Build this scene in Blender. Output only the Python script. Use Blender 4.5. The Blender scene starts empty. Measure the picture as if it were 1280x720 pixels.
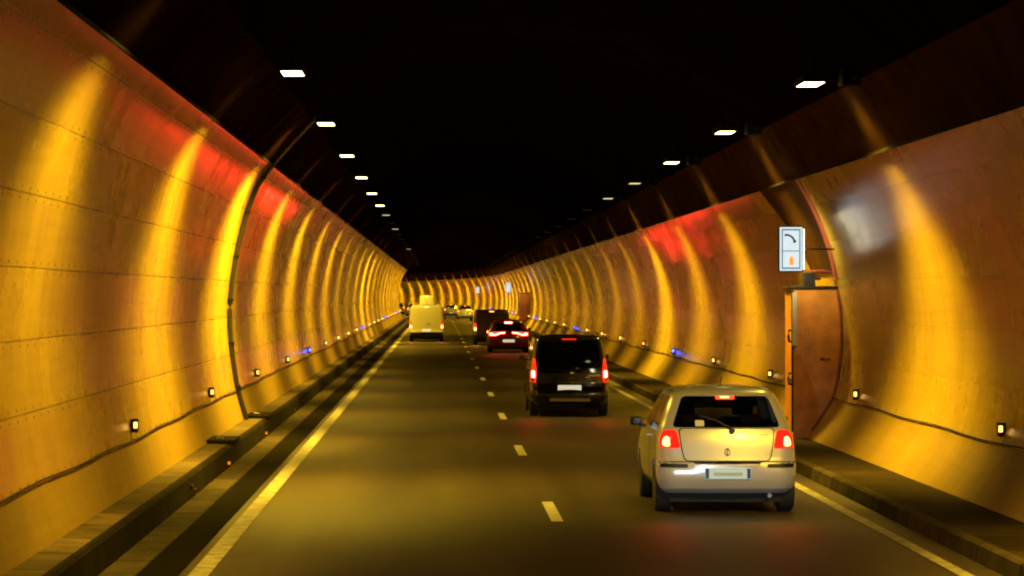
import bpy, bmesh, math, random
from mathutils import Vector, Matrix
from mathutils.bvhtree import BVHTree
random.seed(7)
R = math.radians
scene = bpy.context.scene
COL = scene.collection

# ------------------------------------------------------------------ camera, world, exposure
H = 2.6                                   # eye height of a passenger in a tall vehicle
cam_d = bpy.data.cameras.new('camera'); cam = bpy.data.objects.new('camera', cam_d)
COL.objects.link(cam); scene.camera = cam
cam.location = (0, 0, H); cam.rotation_euler = (R(90), 0, 0)
cam_d.sensor_width = 36; cam_d.lens = 3470 / 1280 * 36
cam_d.shift_x = 92 / 1280; cam_d.shift_y = 8 / 1280
cam_d.clip_start = .1; cam_d.clip_end = 2000
world = bpy.data.worlds.new('World'); scene.world = world; world.use_nodes = True
world.node_tree.nodes['Background'].inputs[0].default_value = (0.0, 0.0, 0.0, 1)
world.node_tree.nodes['Background'].inputs[1].default_value = 0
vs = scene.view_settings
vs.view_transform = 'Standard'; vs.look = 'None'; vs.exposure = 0; vs.gamma = 1; vs.use_curve_mapping = False
cy = scene.cycles
cy.max_bounces = 7; cy.diffuse_bounces = 4; cy.glossy_bounces = 4; cy.transparent_max_bounces = 8
cy.caustics_reflective = False; cy.caustics_refractive = False; cy.sample_clamp_indirect = 3.0
cy.filter_width = 2.1; cy.use_denoising = True; cy.use_light_tree = True

LAMP_COL = (1.0, 0.62, 0.03)        # sodium-like
LAMP_STR = 11                          # glow of the visible diffuser
LAMP_W = 3500                          # power of each luminaire's fan-shaped beam onto its wall
ROAD_W = 1250                           # power of its broad beam onto the road

# ------------------------------------------------------------------ helpers
def bend(y): return 0.0 if y < 265 else -((y - 265) ** 2) / 2000.0
def heading(y): return 0.0 if y < 265 else math.atan((y - 265) / 1000.0)

def tag(o, label=None, cat=None, group=None, kind=None):
    if label: o['label'] = label
    if cat: o['category'] = cat
    if group: o['group'] = group
    if kind: o['kind'] = kind
    return o
def empty(name, loc=(0, 0, 0), rz=0, label=None, cat=None, group=None):
    o = bpy.data.objects.new(name, None); COL.objects.link(o)
    o.location = loc; o.rotation_euler = (0, 0, rz); o.empty_display_size = .2
    return tag(o, label, cat, group)
def obj(name, bm, m, parent=None, smooth=False):
    me = bpy.data.meshes.new(name)
    bmesh.ops.recalc_face_normals(bm, faces=bm.faces)
    bm.to_mesh(me); bm.free()
    if smooth:
        me.polygons.foreach_set('use_smooth', [True] * len(me.polygons))
        try: me.set_sharp_from_angle(angle=R(smooth if smooth is not True else 40))
        except Exception: pass
    me.materials.append(m)
    o = bpy.data.objects.new(name, me); COL.objects.link(o)
    if parent: o.parent = parent
    return o
def copy_tree(o, parent=None):
    c = o.copy(); COL.objects.link(c); c.parent = parent
    for ch in list(o.children): copy_tree(ch, c)
    return c
def box(bm, x0, x1, y0, y1, z0, z1, bev=0):
    b = bmesh.new(); bmesh.ops.create_cube(b, size=1)
    for v in b.verts:
        v.co = Vector(((x0 + x1) / 2 + v.co.x * (x1 - x0), (y0 + y1) / 2 + v.co.y * (y1 - y0), (z0 + z1) / 2 + v.co.z * (z1 - z0)))
    if bev: bmesh.ops.bevel(b, geom=list(b.edges), offset=bev, segments=2, affect='EDGES', profile=.6)
    me = bpy.data.meshes.new('t'); b.to_mesh(me); b.free(); bm.from_mesh(me); bpy.data.meshes.remove(me)
    return bm
def B(*a, **k): return box(bmesh.new(), *a, **k)
def tube(bm, pts, r, n=8, cap=True):
    pts = [Vector(p) for p in pts]; rings = []
    up = Vector((0, 0, 1))
    for i, p in enumerate(pts):
        t = (pts[min(i + 1, len(pts) - 1)] - pts[max(i - 1, 0)]).normalized()
        a = t.cross(up)
        if a.length < .05: a = t.cross(Vector((1, 0, 0)))
        a.normalize(); b = t.cross(a).normalized()
        rings.append([bm.verts.new(p + (a * math.cos(q * 2 * math.pi / n) + b * math.sin(q * 2 * math.pi / n)) * r) for q in range(n)])
    for i in range(len(rings) - 1):
        for q in range(n):
            bm.faces.new((rings[i][q], rings[i][(q + 1) % n], rings[i + 1][(q + 1) % n], rings[i + 1][q]))
    if cap: bm.faces.new(rings[0]); bm.faces.new(list(reversed(rings[-1])))
    return bm
def cyl_x(bm, cx, cyy, cz, r, w, n=28):                 # cylinder with its axis along x
    return tube(bm, [(cx - w / 2, cyy, cz), (cx + w / 2, cyy, cz)], r, n)
def lathe_x(bm, cx, cyy, cz, prof, n=28):               # prof: (x offset, radius)
    rings = []
    for dx, r in prof:
        rings.append([bm.verts.new((cx + dx, cyy + r * math.cos(q * 2 * math.pi / n), cz + r * math.sin(q * 2 * math.pi / n))) for q in range(n)])
    for i in range(len(rings) - 1):
        for q in range(n):
            bm.faces.new((rings[i][q], rings[i][(q + 1) % n], rings[i + 1][(q + 1) % n], rings[i + 1][q]))
    bm.faces.new(rings[0]); bm.faces.new(list(reversed(rings[-1])))
    return bm

# ------------------------------------------------------------------ materials
def mat(name, col=(.5, .5, .5), rough=.5, metal=0, spec=.5, emit=None, es=0, coat=0, noise=None, bump=None, sample=True):
    m = bpy.data.materials.new(name); m.use_nodes = True
    nt = m.node_tree; p = nt.nodes['Principled BSDF']
    p.inputs['Base Color'].default_value = (*col, 1); p.inputs['Roughness'].default_value = rough
    p.inputs['Metallic'].default_value = metal; p.inputs['Specular IOR Level'].default_value = spec
    p.inputs['Coat Weight'].default_value = coat; p.inputs['Coat Roughness'].default_value = .06
    if emit:
        p.inputs['Emission Color'].default_value = (*emit, 1); p.inputs['Emission Strength'].default_value = es
        if not sample: m.cycles.emission_sampling = 'NONE'
    if noise:                                              # (scale, amount)
        tc = nt.nodes.new('ShaderNodeTexCoord'); n = nt.nodes.new('ShaderNodeTexNoise')
        n.inputs['Scale'].default_value = noise[0]; n.inputs['Detail'].default_value = 6
        nt.links.new(tc.outputs['Object'], n.inputs['Vector'])
        mr = nt.nodes.new('ShaderNodeMapRange'); mr.inputs[1].default_value = .3; mr.inputs[2].default_value = .7
        mr.inputs[3].default_value = 1 - noise[1]; mr.inputs[4].default_value = 1 + noise[1]
        nt.links.new(n.outputs['Fac'], mr.inputs[0])
        mx = nt.nodes.new('ShaderNodeVectorMath'); mx.operation = 'SCALE'; mx.inputs[0].default_value = col
        nt.links.new(mr.outputs[0], mx.inputs['Scale']); nt.links.new(mx.outputs[0], p.inputs['Base Color'])
        if bump:
            b = nt.nodes.new('ShaderNodeBump'); b.inputs['Strength'].default_value = bump; b.inputs['Distance'].default_value = .02
            nt.links.new(n.outputs['Fac'], b.inputs['Height']); nt.links.new(b.outputs[0], p.inputs['Normal'])
    return m

class N:                                                    # tiny node-maths helper
    def __init__(s, nt): s.nt = nt
    def m(s, op, a, b=None, c=None, clamp=False):
        n = s.nt.nodes.new('ShaderNodeMath'); n.operation = op; n.use_clamp = clamp
        for i, v in enumerate((a, b, c)):
            if v is None: continue
            if isinstance(v, (int, float)): n.inputs[i].default_value = v
            else: s.nt.links.new(v, n.inputs[i])
        return n.outputs[0]

def wall_material(name, col, rough, seams=True, ks=1.0):
    """Glossy painted wall lining in sheets: UV = metres (u along the tunnel, v up the profile)."""
    m = bpy.data.materials.new(name); m.use_nodes = True; nt = m.node_tree; q = N(nt); L = nt.links
    p = nt.nodes['Principled BSDF']
    uv = nt.nodes.new('ShaderNodeUVMap'); sep = nt.nodes.new('ShaderNodeSeparateXYZ'); L.new(uv.outputs[0], sep.inputs[0])
    u, v = sep.outputs[0], sep.outputs[1]
    PH, PW = .68, 3.0
    vs_ = q.m('DIVIDE', v, PH); row = q.m('FLOOR', vs_)
    us_ = q.m('DIVIDE', u, PW); colm = q.m('FLOOR', us_)
    fv = q.m('MULTIPLY', q.m('ABSOLUTE', q.m('SUBTRACT', q.m('FRACT', q.m('ADD', vs_, .5)), .5)), PH)   # metres from the seam
    fu = q.m('MULTIPLY', q.m('ABSOLUTE', q.m('SUBTRACT', q.m('FRACT', q.m('ADD', us_, .5)), .5)), PW)
    def line(dist, w):
        mr = nt.nodes.new('ShaderNodeMapRange'); mr.interpolation_type = 'SMOOTHSTEP'
        L.new(dist, mr.inputs[0]); mr.inputs[1].default_value = w * .4; mr.inputs[2].default_value = w
        mr.inputs[3].default_value = 1; mr.inputs[4].default_value = 0; return mr.outputs[0]
    seam_v = line(fv, .012); seam_u = line(fu, .016)
    # fixings: small dots on both sides of each horizontal seam
    du = q.m('MULTIPLY', q.m('ABSOLUTE', q.m('SUBTRACT', q.m('FRACT', q.m('MULTIPLY', u, 2.0)), .5)), .5)
    dv = q.m('ABSOLUTE', q.m('SUBTRACT', fv, .05))
    dot = line(q.m('SQRT', q.m('ADD', q.m('POWER', q.m('MULTIPLY', du, .5), 2), q.m('POWER', dv, 2))), .022)
    # per-sheet variation
    cb = nt.nodes.new('ShaderNodeCombineXYZ'); L.new(colm, cb.inputs[0]); L.new(row, cb.inputs[1])
    wn = nt.nodes.new('ShaderNodeTexWhiteNoise'); wn.noise_dimensions = '2D'; L.new(cb.outputs[0], wn.inputs['Vector'])
    # dirt: vertical runs and low-frequency stain
    mp = nt.nodes.new('ShaderNodeMapping'); mp.inputs['Scale'].default_value = (2.2, .22, 1); L.new(uv.outputs[0], mp.inputs[0])
    n1 = nt.nodes.new('ShaderNodeTexNoise'); n1.inputs['Scale'].default_value = 1.4; n1.inputs['Detail'].default_value = 8; L.new(mp.outputs[0], n1.inputs['Vector'])
    n2 = nt.nodes.new('ShaderNodeTexNoise'); n2.inputs['Scale'].default_value = .9; n2.inputs['Detail'].default_value = 5; L.new(uv.outputs[0], n2.inputs['Vector'])
    n3 = nt.nodes.new('ShaderNodeTexNoise'); n3.inputs['Scale'].default_value = 9; n3.inputs['Detail'].default_value = 6; L.new(uv.outputs[0], n3.inputs['Vector'])
    # horizontal scuffs left by passing traffic
    mp2 = nt.nodes.new('ShaderNodeMapping'); mp2.inputs['Scale'].default_value = (.25, 5, 1); L.new(uv.outputs[0], mp2.inputs[0])
    n4 = nt.nodes.new('ShaderNodeTexNoise'); n4.inputs['Scale'].default_value = 2.0; n4.inputs['Detail'].default_value = 7; L.new(mp2.outputs[0], n4.inputs['Vector'])
    f = q.m('ADD', .80, q.m('MULTIPLY', wn.outputs['Value'], .10))
    f = q.m('ADD', f, q.m('MULTIPLY', q.m('SUBTRACT', n1.outputs['Fac'], .5), .36))
    f = q.m('ADD', f, q.m('MULTIPLY', q.m('SUBTRACT', n2.outputs['Fac'], .5), .40))
    f = q.m('ADD', f, q.m('MULTIPLY', q.m('SUBTRACT', n3.outputs['Fac'], .5), .16))
    f = q.m('ADD', f, q.m('MULTIPLY', q.m('SUBTRACT', n4.outputs['Fac'], .5), .26))
    if seams:
        f = q.m('MULTIPLY', f, q.m('SUBTRACT', 1, q.m('MULTIPLY', seam_v, .42 * ks)))
        f = q.m('MULTIPLY', f, q.m('SUBTRACT', 1, q.m('MULTIPLY', seam_u, .2 * ks)))
        f = q.m('MULTIPLY', f, q.m('SUBTRACT', 1, q.m('MULTIPLY', dot, .5 * ks)))
    sc = nt.nodes.new('ShaderNodeVectorMath'); sc.operation = 'SCALE'; sc.inputs[0].default_value = col; L.new(f, sc.inputs['Scale'])
    L.new(sc.outputs[0], p.inputs['Base Color'])
    rg = q.m('ADD', rough - .05, q.m('MULTIPLY', wn.outputs['Value'], .07))
    rg = q.m('ADD', rg, q.m('MULTIPLY', q.m('SUBTRACT', n2.outputs['Fac'], .5), .18)); L.new(rg, p.inputs['Roughness'])
    bp = nt.nodes.new('ShaderNodeBump'); bp.inputs['Distance'].default_value = .02; bp.inputs['Strength'].default_value = .35
    hgt = q.m('ADD', q.m('MULTIPLY', n2.outputs['Fac'], .9), q.m('MULTIPLY', n3.outputs['Fac'], .12))
    if seams: hgt = q.m('SUBTRACT', hgt, q.m('MULTIPLY', seam_v, .5 * ks))
    L.new(hgt, bp.inputs['Height']); L.new(bp.outputs[0], p.inputs['Normal'])
    p.inputs['Specular IOR Level'].default_value = .5
    return m

def asphalt_material():
    m = bpy.data.materials.new('asphalt'); m.use_nodes = True; nt = m.node_tree; q = N(nt); L = nt.links
    p = nt.nodes['Principled BSDF']
    tc = nt.nodes.new('ShaderNodeTexCoord')
    a = nt.nodes.new('ShaderNodeTexNoise'); a.inputs['Scale'].default_value = 22; a.inputs['Detail'].default_value = 9; a.inputs['Roughness'].default_value = .75; L.new(tc.outputs['Object'], a.inputs['Vector'])
    mp = nt.nodes.new('ShaderNodeMapping'); mp.inputs['Scale'].default_value = (1.6, .04, 1); L.new(tc.outputs['Object'], mp.inputs[0])
    b = nt.nodes.new('ShaderNodeTexNoise'); b.inputs['Scale'].default_value = 1.0; b.inputs['Detail'].default_value = 6; L.new(mp.outputs[0], b.inputs['Vector'])
    c = nt.nodes.new('ShaderNodeTexNoise'); c.inputs['Scale'].default_value = .35; c.inputs['Detail'].default_value = 5; L.new(tc.outputs['Object'], c.inputs['Vector'])
    f = q.m('ADD', .25, q.m('MULTIPLY', a.outputs['Fac'], 1.5))
    f = q.m('ADD', f, q.m('MULTIPLY', q.m('SUBTRACT', b.outputs['Fac'], .5), .8))
    f = q.m('ADD', f, q.m('MULTIPLY', q.m('SUBTRACT', c.outputs['Fac'], .5), .6))
    sx = nt.nodes.new('ShaderNodeSeparateXYZ'); L.new(tc.outputs['Object'], sx.inputs[0])
    tr = q.m('COSINE', q.m('MULTIPLY', q.m('SUBTRACT', sx.outputs[0], .47), 2 * math.pi / 1.78))     # polished, darker wheel tracks
    f = q.m('MULTIPLY', f, q.m('ADD', .92, q.m('MULTIPLY', tr, .14)))
    pn = nt.nodes.new('ShaderNodeTexNoise'); pn.inputs['Scale'].default_value = .9; pn.inputs['Detail'].default_value = 3; pn.inputs['Distortion'].default_value = 1.5; L.new(tc.outputs['Object'], pn.inputs['Vector'])
    st_ = nt.nodes.new('ShaderNodeMapRange'); st_.interpolation_type = 'SMOOTHSTEP'; L.new(pn.outputs['Fac'], st_.inputs[0]); st_.inputs[1].default_value = .60; st_.inputs[2].default_value = .68; st_.inputs[3].default_value = 1; st_.inputs[4].default_value = .72
    f = q.m('MULTIPLY', f, st_.outputs[0])
    sc = nt.nodes.new('ShaderNodeVectorMath'); sc.operation = 'SCALE'; sc.inputs[0].default_value = (.054, .040, .026); L.new(f, sc.inputs['Scale'])
    L.new(sc.outputs[0], p.inputs['Base Color'])
    L.new(q.m('ADD', .42, q.m('MULTIPLY', b.outputs['Fac'], .25)), p.inputs['Roughness'])
    bp = nt.nodes.new('ShaderNodeBump'); bp.inputs['Distance'].default_value = .01; bp.inputs['Strength'].default_value = .5
    L.new(a.outputs['Fac'], bp.inputs['Height']); L.new(bp.outputs[0], p.inputs['Normal'])
    return m

M = {}
M['wall'] = wall_material('glossy_wall_lining', (.58, .41, .05), .26)
M['wall_right'] = wall_material('glossy_wall_lining_right', (.60, .42, .05), .27, ks=.3)
M['base'] = wall_material('wall_base_concrete', (.42, .28, .04), .5, seams=False)
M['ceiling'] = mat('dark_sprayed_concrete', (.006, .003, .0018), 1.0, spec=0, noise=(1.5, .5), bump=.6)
M['skirt_left'] = mat('unlined_vault_lit_left', (.016, .007, .004), 1.0, spec=0, noise=(1.2, .5), bump=.6)  # faint light on the lower left vault put into a lighter base colour
M['skirt_right'] = mat('unlined_vault_lit_right', (.045, .022, .010), 1.0, spec=0, noise=(1.2, .4), bump=.6)  # lit look of the lower right vault painted as lighter brown
M['asphalt'] = asphalt_material()
M['gutter'] = mat('gutter_concrete', (.050, .040, .030), .9, spec=.1, noise=(3, .35), bump=.3)
M['drain'] = mat('drain_channel_dark', (.006, .005, .0045), .95, spec=.05, noise=(4, .3))
M['kerb'] = mat('dark_kerb', (.012, .009, .007), .9, spec=.1, noise=(3, .4), bump=.3)  # near-black tone for kerb, slabs and wall capping
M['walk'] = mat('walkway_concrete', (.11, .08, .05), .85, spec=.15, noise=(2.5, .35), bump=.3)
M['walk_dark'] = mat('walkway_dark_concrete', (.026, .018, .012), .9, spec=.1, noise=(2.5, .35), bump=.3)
M['paint'] = mat('worn_road_paint', (.36, .34, .31), .5, noise=(5, .55))
M['dash_paint'] = mat('fresh_road_paint', (.80, .78, .70), .5, noise=(6, .2))
M['black'] = mat('black_plastic', (.012, .012, .012), .45)
M['rubber'] = mat('black_rubber', (.015, .014, .013), .7)
M['tyre'] = mat('tyre_rubber', (.018, .017, .016), .75)
M['rim'] = mat('alloy_rim', (.45, .45, .46), .3, metal=.9)
M['chassis'] = mat('dark_underbody', (.01, .01, .01), .8)
M['grey_metal'] = mat('grey_metal', (.30, .29, .27), .4, metal=.7)
M['lamp_on'] = mat('luminaire_diffuser', (.8, .8, .7), .4, emit=(1, .84, .36), es=LAMP_STR)
M['lamp_dim'] = mat('luminaire_diffuser_dim', (.8, .8, .7), .4, emit=(1, .84, .4), es=.9)
M['lamp_faint'] = mat('luminaire_diffuser_faint', (.03, .03, .025), .8, emit=LAMP_COL, es=.012, sample=False)
M['housing'] = mat('luminaire_housing', (.008, .007, .006), .8, spec=.1)
M['amber'] = mat('amber_lens', (.6, .3, .05), .3, emit=(1, .50, .10), es=3.2, sample=False)
M['amber_hi'] = mat('bright_amber_lens', (.6, .3, .05), .3, emit=(1, .36, .05), es=9, sample=False)
M['blue'] = mat('blue_lens', (.05, .08, .6), .3, emit=(.04, .06, 1), es=13, sample=False)
M['orange'] = mat('orange_painted_steel', (.80, .32, .05), .5, noise=(3, .28))
M['orange_dark'] = mat('dark_brown_strip', (.045, .016, .009), .85, spec=.1, noise=(2, .3))
M['red_edge'] = mat('rust_red_edge_strip', (.30, .075, .035), .5, noise=(4, .3))

def add_joints(m, spacing, width, depth=.25):
    nt = m.node_tree; q = N(nt); p = nt.nodes['Principled BSDF']; src = p.inputs['Base Color'].links[0].from_socket
    tc = nt.nodes.new('ShaderNodeTexCoord'); sx = nt.nodes.new('ShaderNodeSeparateXYZ'); nt.links.new(tc.outputs['Object'], sx.inputs[0])
    d = q.m('MULTIPLY', q.m('ABSOLUTE', q.m('SUBTRACT', q.m('FRACT', q.m('DIVIDE', sx.outputs[1], spacing)), .5)), spacing)
    f = q.m('ADD', depth, q.m('MULTIPLY', q.m('GREATER_THAN', d, width), 1 - depth))
    wn = nt.nodes.new('ShaderNodeTexWhiteNoise'); wn.noise_dimensions = '1D'; nt.links.new(q.m('FLOOR', q.m('ADD', q.m('DIVIDE', sx.outputs[1], spacing), .5)), wn.inputs['W'])
    f = q.m('MULTIPLY', f, q.m('ADD', .7, q.m('MULTIPLY', wn.outputs['Value'], .6)))
    mx = nt.nodes.new('ShaderNodeVectorMath'); mx.operation = 'SCALE'; nt.links.new(src, mx.inputs[0]); nt.links.new(f, mx.inputs['Scale']); nt.links.new(mx.outputs[0], p.inputs['Base Color'])
for nm, sp in (('gutter', 2.0), ('kerb', 1.0), ('walk', 1.5), ('walk_dark', 1.5)): add_joints(M[nm], sp, .03)

# ------------------------------------------------------------------ tunnel cross-section (x, z above road)
def cr(pts, n):
    P = [Vector(p) for p in pts]; P = [P[0] * 2 - P[1]] + P + [P[-1] * 2 - P[-2]]; out = []
    for i in range(1, len(P) - 2):
        for k in range(n):
            t = k / n; a, b, c, d = P[i - 1:i + 3]
            out.append(.5 * ((2 * b) + (-a + c) * t + (2 * a - 5 * b + 4 * c - d) * t * t + (-a + 3 * b - 3 * c + d) * t ** 3))
    out.append(P[-2]); return out
LEFT = cr([(-3.57, .30), (-3.72, .82), (-3.82, 1.4), (-3.885, 2.2), (-3.80, 3.1), (-3.60, 4.0), (-3.36, 4.6), (-3.09, 4.98)], 6)
RIGHT = cr([(6.22, .15), (6.66, .82), (6.80, 1.45), (6.82, 2.2), (6.68, 3.1), (6.40, 3.9), (6.04, 4.55)], 6)
CEIL = cr([(-3.06, 5.01), (-2.45, 5.66), (-1.3, 6.5), (0.1, 7.15), (1.6, 7.35), (3.2, 7.05), (4.6, 6.38), (5.45, 5.6), (6.03, 4.58)], 6)
def prof_x(prof, z):
    for a, b in zip(prof, prof[1:]):
        if min(a.y, b.y) <= z <= max(a.y, b.y) and abs(b.y - a.y) > 1e-6:
            return a.x + (b.x - a.x) * (z - a.y) / (b.y - a.y)
    return (prof[0] if abs(z - prof[0].y) < abs(z - prof[-1].y) else prof[-1]).x
YS = [-30 + 5 * i for i in range(60)] + [270 + 4 * i for i in range(61)]
def sweep(name, pts, m, ys=YS, parent=None, smooth=True, uv=True):
    """pts: (x, z) list across the tunnel, swept along its axis as a sheet with UVs in metres."""
    bm = bmesh.new(); lay = bm.loops.layers.uv.new('UVMap'); rows = []; s = [0]
    for a, b in zip(pts, pts[1:]): s.append(s[-1] + math.hypot(b[0] - a[0], b[1] - a[1]))
    for y in ys:
        rows.append([bm.verts.new((p[0] + bend(y), y, p[1])) for p in pts])
    for i in range(len(ys) - 1):
        for j in range(len(pts) - 1):
            f = bm.faces.new((rows[i][j], rows[i + 1][j], rows[i + 1][j + 1], rows[i][j + 1]))
            for l, (a, b) in zip(f.loops, ((i, j), (i + 1, j), (i + 1, j + 1), (i, j + 1))):
                l[lay].uv = (ys[a], s[b])
    me = bpy.data.meshes.new(name); bm.to_mesh(me); bm.free(); me.materials.append(m)
    if smooth: me.polygons.foreach_set('use_smooth', [True] * len(me.polygons)); me.set_sharp_from_angle(angle=R(35))
    o = bpy.data.objects.new(name, me); COL.objects.link(o)
    if parent: o.parent = parent
    return o
lp = [(p.x, p.y) for p in LEFT]; rp = [(p.x, p.y) for p in RIGHT]; cp = [(p.x, p.y) for p in CEIL]
# index 6 of each wall profile is the joint at 0.82 m
wl = empty('tunnel_wall', (-3.6, 0, 0), 0, 'tall curved left tunnel wall of glossy cream sheets, streaked by lamp light', 'tunnel wall')
wr = empty('tunnel_wall', (6.3, 0, 0), 0, 'curved right tunnel wall of glossy cream sheets behind the orange cabinet', 'tunnel wall')
def keep(o, par):
    o.parent = par; o.matrix_parent_inverse = Matrix.Translation(-Vector(par.location)); return o
keep(sweep('wall_lining', lp[6:], M['wall']), wl); keep(sweep('base_course', [(x, z) for x, z in lp[:7]], M['base']), wl)
keep(sweep('wall_lining', rp[6:], M['wall_right']), wr); keep(sweep('base_course', [(x, z) for x, z in rp[:7]], M['base']), wr)
# thin top capping of each wall lining
keep(sweep('top_edge', [(-3.09, 4.98), (-3.03, 4.95), (-3.06, 5.01)], M['kerb'], smooth=False), wl)
keep(sweep('top_edge', [(6.04, 4.55), (5.98, 4.52), (6.03, 4.58)], M['kerb'], smooth=False), wr)
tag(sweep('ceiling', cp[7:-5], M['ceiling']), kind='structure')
tag(sweep('vault_lit_band', cp[:8], M['skirt_left']), kind='structure'); tag(sweep('vault_lit_band', cp[-6:], M['skirt_right']), kind='structure')

# road, markings, gutters, kerbs, walkways
road = tag(sweep('road', [(-3.2, 0), (-1, 0), (1.5, 0), (3.5, 0), (5.4, 0)], M['asphalt'], smooth=False), kind='structure')
sweep('edge_line', [(-2.31, .008), (-2.12, .008)], M['paint'], parent=road, smooth=False)
sweep('edge_line', [(4.80, .008), (4.94, .008)], M['paint'], parent=road, smooth=False)
for k in range(-1, 34):
    y0 = 33.2 - 1.5 + 13 * k
    bm = bmesh.new(); h = heading(y0 + 1.5)
    vs4 = [bm.verts.new((1.36 + dx + bend(y0 + dy), y0 + dy, .008)) for dx, dy in ((-.07, 0), (.07, 0), (.07, 3.0), (-.07, 3.0))]
    bm.faces.new(vs4); obj('lane_dash', bm, M['dash_paint'], road)
tag(sweep('gutter', [(-3.14, .006), (-2.80, .006)], M['gutter'], smooth=False), kind='structure')
tag(sweep('drain_channel', [(-2.79, .007), (-2.40, .007)], M['drain'], smooth=False), kind='structure')
tag(sweep('kerb', [(-3.14, 0), (-3.17, .26), (-3.20, .29), (-3.26, .29)], M['kerb'], smooth=False), kind='structure')
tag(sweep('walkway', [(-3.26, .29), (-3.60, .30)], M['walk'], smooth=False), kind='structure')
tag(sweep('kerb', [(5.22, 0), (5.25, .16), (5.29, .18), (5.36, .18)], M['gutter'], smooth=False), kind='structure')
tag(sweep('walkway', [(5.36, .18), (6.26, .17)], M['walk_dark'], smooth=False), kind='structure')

# ------------------------------------------------------------------ ceiling luminaires
ORD = 'first second third fourth fifth sixth seventh eighth ninth tenth eleventh twelfth thirteenth fourteenth fifteenth sixteenth seventeenth eighteenth nineteenth twentieth'.split()
def make_luminaire(diff, side):
    t = empty('ceiling_luminaire')
    obj('housing', B(-.165, .165, -.47, .47, .02, .11, bev=.015), M['housing'], t)
    bm = bmesh.new(); v = [bm.verts.new(c) for c in ((-.14, -.43, .015), (.14, -.43, .015), (.14, .43, .015), (-.14, .43, .015))]
    bm.faces.new(list(reversed(v))); me = bpy.data.meshes.new('diffuser'); bm.to_mesh(me); bm.free(); me.materials.append(diff)
    d = bpy.data.objects.new('diffuser', me); COL.objects.link(d); d.parent = t
    for yy in (-.35, .35): obj('hanger', B(-.012, .012, yy - .015, yy + .015, .11, .45), M['housing'], t)
    l = bpy.data.lights.new('wall_beam', 'SPOT'); l.color = LAMP_COL; l.spot_size = R(78 if side == 'left' else 66); l.spot_blend = 1.0; l.shadow_soft_size = .35
    lo = bpy.data.objects.new('wall_beam', l); COL.objects.link(lo); lo.parent = t; lo.location = (0, 0, -.02); lo.scale = (1, 1.9, 1)
    lo.rotation_euler = (0, R(26) if side == 'left' else R(-19), 0)
    l = bpy.data.lights.new('road_beam', 'SPOT'); l.color = LAMP_COL; l.spot_size = R(134); l.spot_blend = 1; l.shadow_soft_size = .15
    lo = bpy.data.objects.new('road_beam', l); COL.objects.link(lo); lo.parent = t; lo.location = (0, 0, -.02)
    return t
protoL = {sd + st: make_luminaire(M['lamp_' + st], sd) for sd in ('left', 'right') for st in ('on', 'dim', 'faint')}
used = set()
def place(proto, key, loc, rz, label, cat, group):
    o = proto[key] if key not in used_p(proto) else copy_tree(proto[key])
    used_p(proto).add(key)
    o.location = loc; o.rotation_euler = (0, 0, rz); tag(o, label, cat, group); return o
_u = {}
def used_p(p): return _u.setdefault(id(p), set())
POWER = {'left': {-4: .1, -3: .1, -2: .15, -1: .8, 0: .3, 1: 2.2, 2: 1.1, 3: .9, 4: .85, 5: .8, 6: .45, 7: .3, 8: .5, 9: 1.3, 10: 1.5, 11: .9},     # old and new tubes burn unevenly
         'right': {-4: .1, -3: .1, -2: .1, -1: .8, 0: 1.3, 1: .9, 2: .8, 3: .7, 4: 1.1, 5: .4, 6: .35, 7: .2, 8: .2, 9: .25, 10: .2, 11: .25, 12: .3}}
ROAD = {'left': {-4: .1, -3: .1, -2: .1, -1: .3, 0: 4.2, 1: 1.4, 2: 1.8, 3: 1.0, 4: .7, 5: .4, 8: 1.2, 9: 2.4, 10: 1.5},
        'right': {-4: .1, -3: .1, -2: .1, -1: 2.1, 0: .3, 1: .6, 2: .7, 3: .7, 4: .5, 5: .4, 19: 4, 20: 5, 21: 6, 22: 4}}
def lamp_state(side, k):
    y = 37.9 + 11.3 * k
    if side == 'left': return 'on' if y < 100 else ('dim' if y < 196 and k in (6, 8, 13, 14) else 'faint')
    return 'on' if y < 66 else ('dim' if y < 90 else 'faint')
for side, x, z, ndim in (('left', -1.99, H + 3.0, 0), ('right', 5.08, H + 2.85, 0)):
    for k in range(-4, 38):
        y = 37.9 + 11.3 * k - (1.3 if (side, k) == ('right', -1) else 0)
        st = lamp_state(side, k)
        if k < 0: lab = 'ceiling luminaire above the camera in the %s row, nearer than the picture edge' % side
        elif k < 14: lab = '%s %s ceiling luminaire from the camera in the %s row' % (ORD[k], {'on': 'lit', 'dim': 'dim', 'faint': 'unlit-looking'}[st], side)
        else: lab = 'tiny far luminaire in the %s ceiling row deep in the tunnel' % side
        o = place(protoL, side + st, (x + bend(y), y, z), -heading(y) * -1, lab, 'ceiling lamp', 'luminaires in the %s ceiling row' % side)

        e = POWER[side].get(k, .3 if 100 < y < 185 else 1.0 if y < 290 else .6) * (.75 + .5 * random.random())
        for b in [c for c in o.children if c.type == 'LIGHT']:
            b.data = b.data.copy()
            if (side, k) == ('right', -1) and b.name.startswith('road'):      # added aim: beam turned onto the hatchback to brighten it, housing level
                b.data.spot_size = R(46); b.rotation_euler = Vector((3.42 - 5.08, 33.2 - 25.3, 1.25 - 5.45)).to_track_quat('-Z', 'Y').to_euler()
            if b.name.startswith('wall'): b.data.energy = LAMP_W * e
            else: b.data.energy = ROAD_W * ROAD[side].get(k, .3 if k < 8 else .6 if k < 13 else 2.4)

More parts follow.
